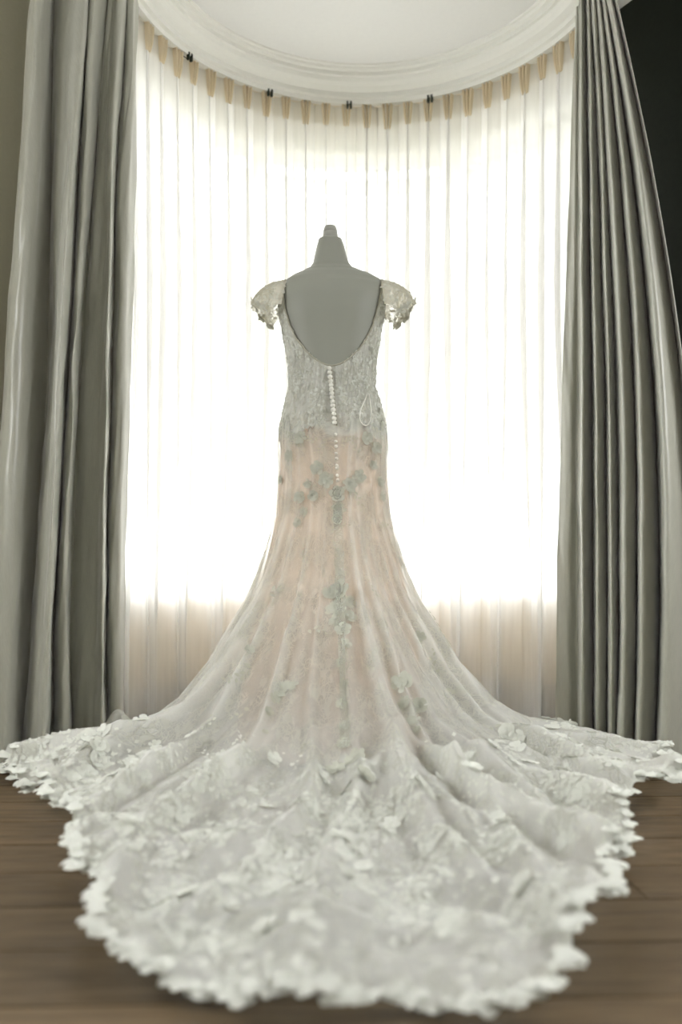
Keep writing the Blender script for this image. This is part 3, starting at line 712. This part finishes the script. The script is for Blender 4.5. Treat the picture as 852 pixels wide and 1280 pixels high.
# scalloped border all round the visible hem
L = np.concatenate([[0], np.cumsum(np.linalg.norm(np.diff(VT[-1], axis=0), axis=1))]); pos = 0
while pos < L[-1]:
    j = int(np.searchsorted(L, pos)); j = min(j, NTH - 1); p = VT[-1, j]; sz = random.uniform(.022, .042)
    pos += sz * 1.25
    if p[1] > 2.98: continue
    jn = (j + 3) % NTH; tv = VT[-1, jn] - VT[-1, j - 3]; out = math.atan2(-tv[0], tv[1])
    d = Vector((math.cos(out), math.sin(out), 0)); c = Vector((p[0] - CT[0], p[1] - CT[1], 0))
    if d.dot(c) < 0: out += math.pi
    o = bpy.data.objects.new('hem_scallop', random.choice(he_m)); scene.collection.objects.link(o); o.parent = ov
    o.matrix_basis = Matrix.Translation((p[0] - .018 * math.cos(out), p[1] - .018 * math.sin(out), max(p[2] - .006, .002))) @ Matrix.Rotation(out + random.gauss(0, .2), 4, 'Z') @ Matrix.Rotation(random.uniform(-.02, .10), 4, 'Y') @ Matrix.Diagonal((sz, sz, sz * random.uniform(.6, 1.2), 1))
# sleeve edge flowers
for so, V in SL:
    for ph in (4, 12, 20, 28, 36, 46, 58, 68):
        p = V[-3, ph]; n = np.array(V[-3, ph]) - np.array([V[0, 36][0], AY, zv(349) - .06])
        place('lace_flower', fl_g[random.randrange(4)], p, n, random.uniform(.013, .018), random.uniform(0, 6), .0, .4, so)
    for ph in (10, 22, 36, 52):
        p = V[9, ph]; n = np.array(p) - np.array([V[0, 36][0], AY, zv(349) - .06])
        place('leaf_spray', sp_g[0], p, n, .02, random.uniform(0, 6), .001, .5, so)

# --- band of lace along the centre back seam
rowsL, rowsR = [], []
for k, v in enumerate(np.linspace(612, 935, 60)):
    u = 421 + 11 * (v - 612) / 323; i, j = pick(u, v); p, n = VT[i, j], NRM[i, j]
    w = (5.5 + 1.6 * math.sin(k * 1.3) + 1.0 * math.sin(k * 2.9)) * PXM
    tx = np.cross(n, [0, 0, 1.0]); tx = tx / np.linalg.norm(tx); tx = tx * (1 if tx[0] > 0 else -1)
    rowsL.append(p - tx * w + n * .003); rowsR.append(p + tx * w + n * .003)
SB = np.stack([np.array(rowsL), (np.array(rowsL) + np.array(rowsR)) / 2 + [0, -.002, 0], np.array(rowsR)], 1)
for _ in range(2): SB[1:-1] = (SB[:-2] + SB[1:-1] * 2 + SB[2:]) / 4
link('seam_lace', gridmesh('seam_lace', SB, False, np.stack([np.broadcast_to([0, .02, .04], (60, 3)), np.broadcast_to(np.linspace(0, .9, 60)[:, None], (60, 3))], -1)), M['seam'], ov)

# --- buttons down the back, loop of cord
bt = lathe('button', [(.0001, .0052), (.003, .0048), (.0056, .0028), (.0062, 0), (.005, -.002)], (0, 0, 0), M['button'], None, 12)
bme = bt.data; bpy.data.objects.remove(bt)
def back_pt(u, v, grow):
    z = zv(v); a = btab(1, z) * PXM + grow
    x = (u - 426) * PXM; s = np.clip((x - (btab(3, z) - 426) * PXM) / a, -1, 1); s = math.copysign(abs(s) ** (1 / .88), s)
    return body_pt(np.array(z), np.array(math.asin(s)), grow)
for k in range(14):
    v = 471 + k * 5.1; u = 412 + (v - 471) / 68 * 6.5
    p = back_pt(u, v, .012); o = place('button', bme, p, (0, -1, .05), 1.25, 0, parent=bod)
for k in range(9):
    v = 544 + k * 7.4; u = 419 + k * .35
    i, j = pick(u, v); o = place('button', bme, VT[i, j] + np.array([0, -.002, 0]), (0, -1, .05), .9, 0)
pts = [back_pt(414.5 + (v - 468) / 75 * 7, v, .0085) for v in np.linspace(468, 541, 24)]
link('placket', tube(pts, .0026, 6, 'placket'), M['greycord'], bod)
lp = [(458, 500), (455, 508), (451, 518), (448.5, 528), (449.5, 535), (454, 539.5), (459, 538), (462, 531), (462.5, 520), (461, 508), (460, 500)]
link('hanger_loop', tube(catmull([back_pt(u, v, .016) for u, v in lp], 50), .0016, 6, 'hanger_loop'), M['cord'], bod)

# --- raised embroidery: thousands of tiny petals, too small to pick apart
def relief(name, Pn, Nn, size, mat, seed, parent):
    r = np.random.default_rng(seed); n = len(Pn)
    a = r.normal(size=(n, 3)); a -= (a * Nn).sum(1)[:, None] * Nn; a /= np.linalg.norm(a, axis=1)[:, None]; b = np.cross(Nn, a)
    L = r.uniform(*size, n)[:, None]; W = L * r.uniform(.25, .5, n)[:, None]; up = r.uniform(.05, .30, n)[:, None]
    Q = np.stack([Pn - a * L * .5 + Nn * .0005, Pn - b * W + Nn * L * up * .5, Pn + a * L * .6 + Nn * L * up * .8, Pn + b * W + Nn * L * up * .5, Pn + Nn * L * up * .25], 1)
    f = (np.arange(n) * 5)[:, None, None] + np.array([[4, 0, 1], [4, 1, 2], [4, 2, 3], [4, 3, 0]])[None]
    return tag(link(name, mesh(name, Q.reshape(-1, 3), f.reshape(-1, 3).tolist()), mat, parent), kind='stuff')
fb = np.clip(fbm(VT[..., 0] * 9, VT[..., 1] * 9, 2), -1, 1)
da = np.linalg.norm(np.cross(du, dv), axis=2) * (VT[..., 1] < 3.0) * facing
wt = da * sstep(rad, .62, 1.1) * (.12 + sstep(fb, -.15, .35)); wt[-1] = 0
ix = rng.choice(wt.size, 9000, p=(wt / wt.sum()).ravel())
relief('raised_embroidery', VT.reshape(-1, 3)[ix] + rng.normal(0, .002, (len(ix), 3)) * [1, 1, 0], NRM.reshape(-1, 3)[ix], (.007, .017), M['flower'], 3, ov)
dub = np.roll(Vb, -1, 1) - np.roll(Vb, 1, 1); dvb = np.gradient(Vb, axis=0); NB = np.cross(dub, dvb); ar = np.linalg.norm(NB, axis=2); NB /= ar[..., None] + 1e-12
if NB[10, 240][1] > 0: NB = -NB
wb = ar * (np.cos(Tb) > -.4) * (.15 + sstep(fbm(Tb * 6, Zb * 28, 2), -.1, .3))
ix = rng.choice(wb.size, 3600, p=(wb / wb.sum()).ravel())
relief('bodice_embroidery', Vb.reshape(-1, 3)[ix[:1400]], NB.reshape(-1, 3)[ix[:1400]], (.007, .015), M['flower_shade'], 5, bod)
relief('bodice_embroidery', Vb.reshape(-1, 3)[ix[1400:]], NB.reshape(-1, 3)[ix[1400:]], (.006, .013), M['flower'], 6, bod)
for so, V in SL:
    a_, b_ = np.gradient(V, axis=1), np.gradient(V, axis=0); n_ = np.cross(a_, b_); n_ /= np.linalg.norm(n_, axis=2)[..., None] + 1e-12
    n_ = n_ * np.sign((n_ * (V - np.array([AX, AY, zv(390)]))).sum(-1))[..., None]
    ix = rng.choice(V.shape[0] * V.shape[1], 240)
    e = relief('sleeve_embroidery', V.reshape(-1, 3)[ix], n_.reshape(-1, 3)[ix], (.007, .014), M['flower_shade'], 8, so)
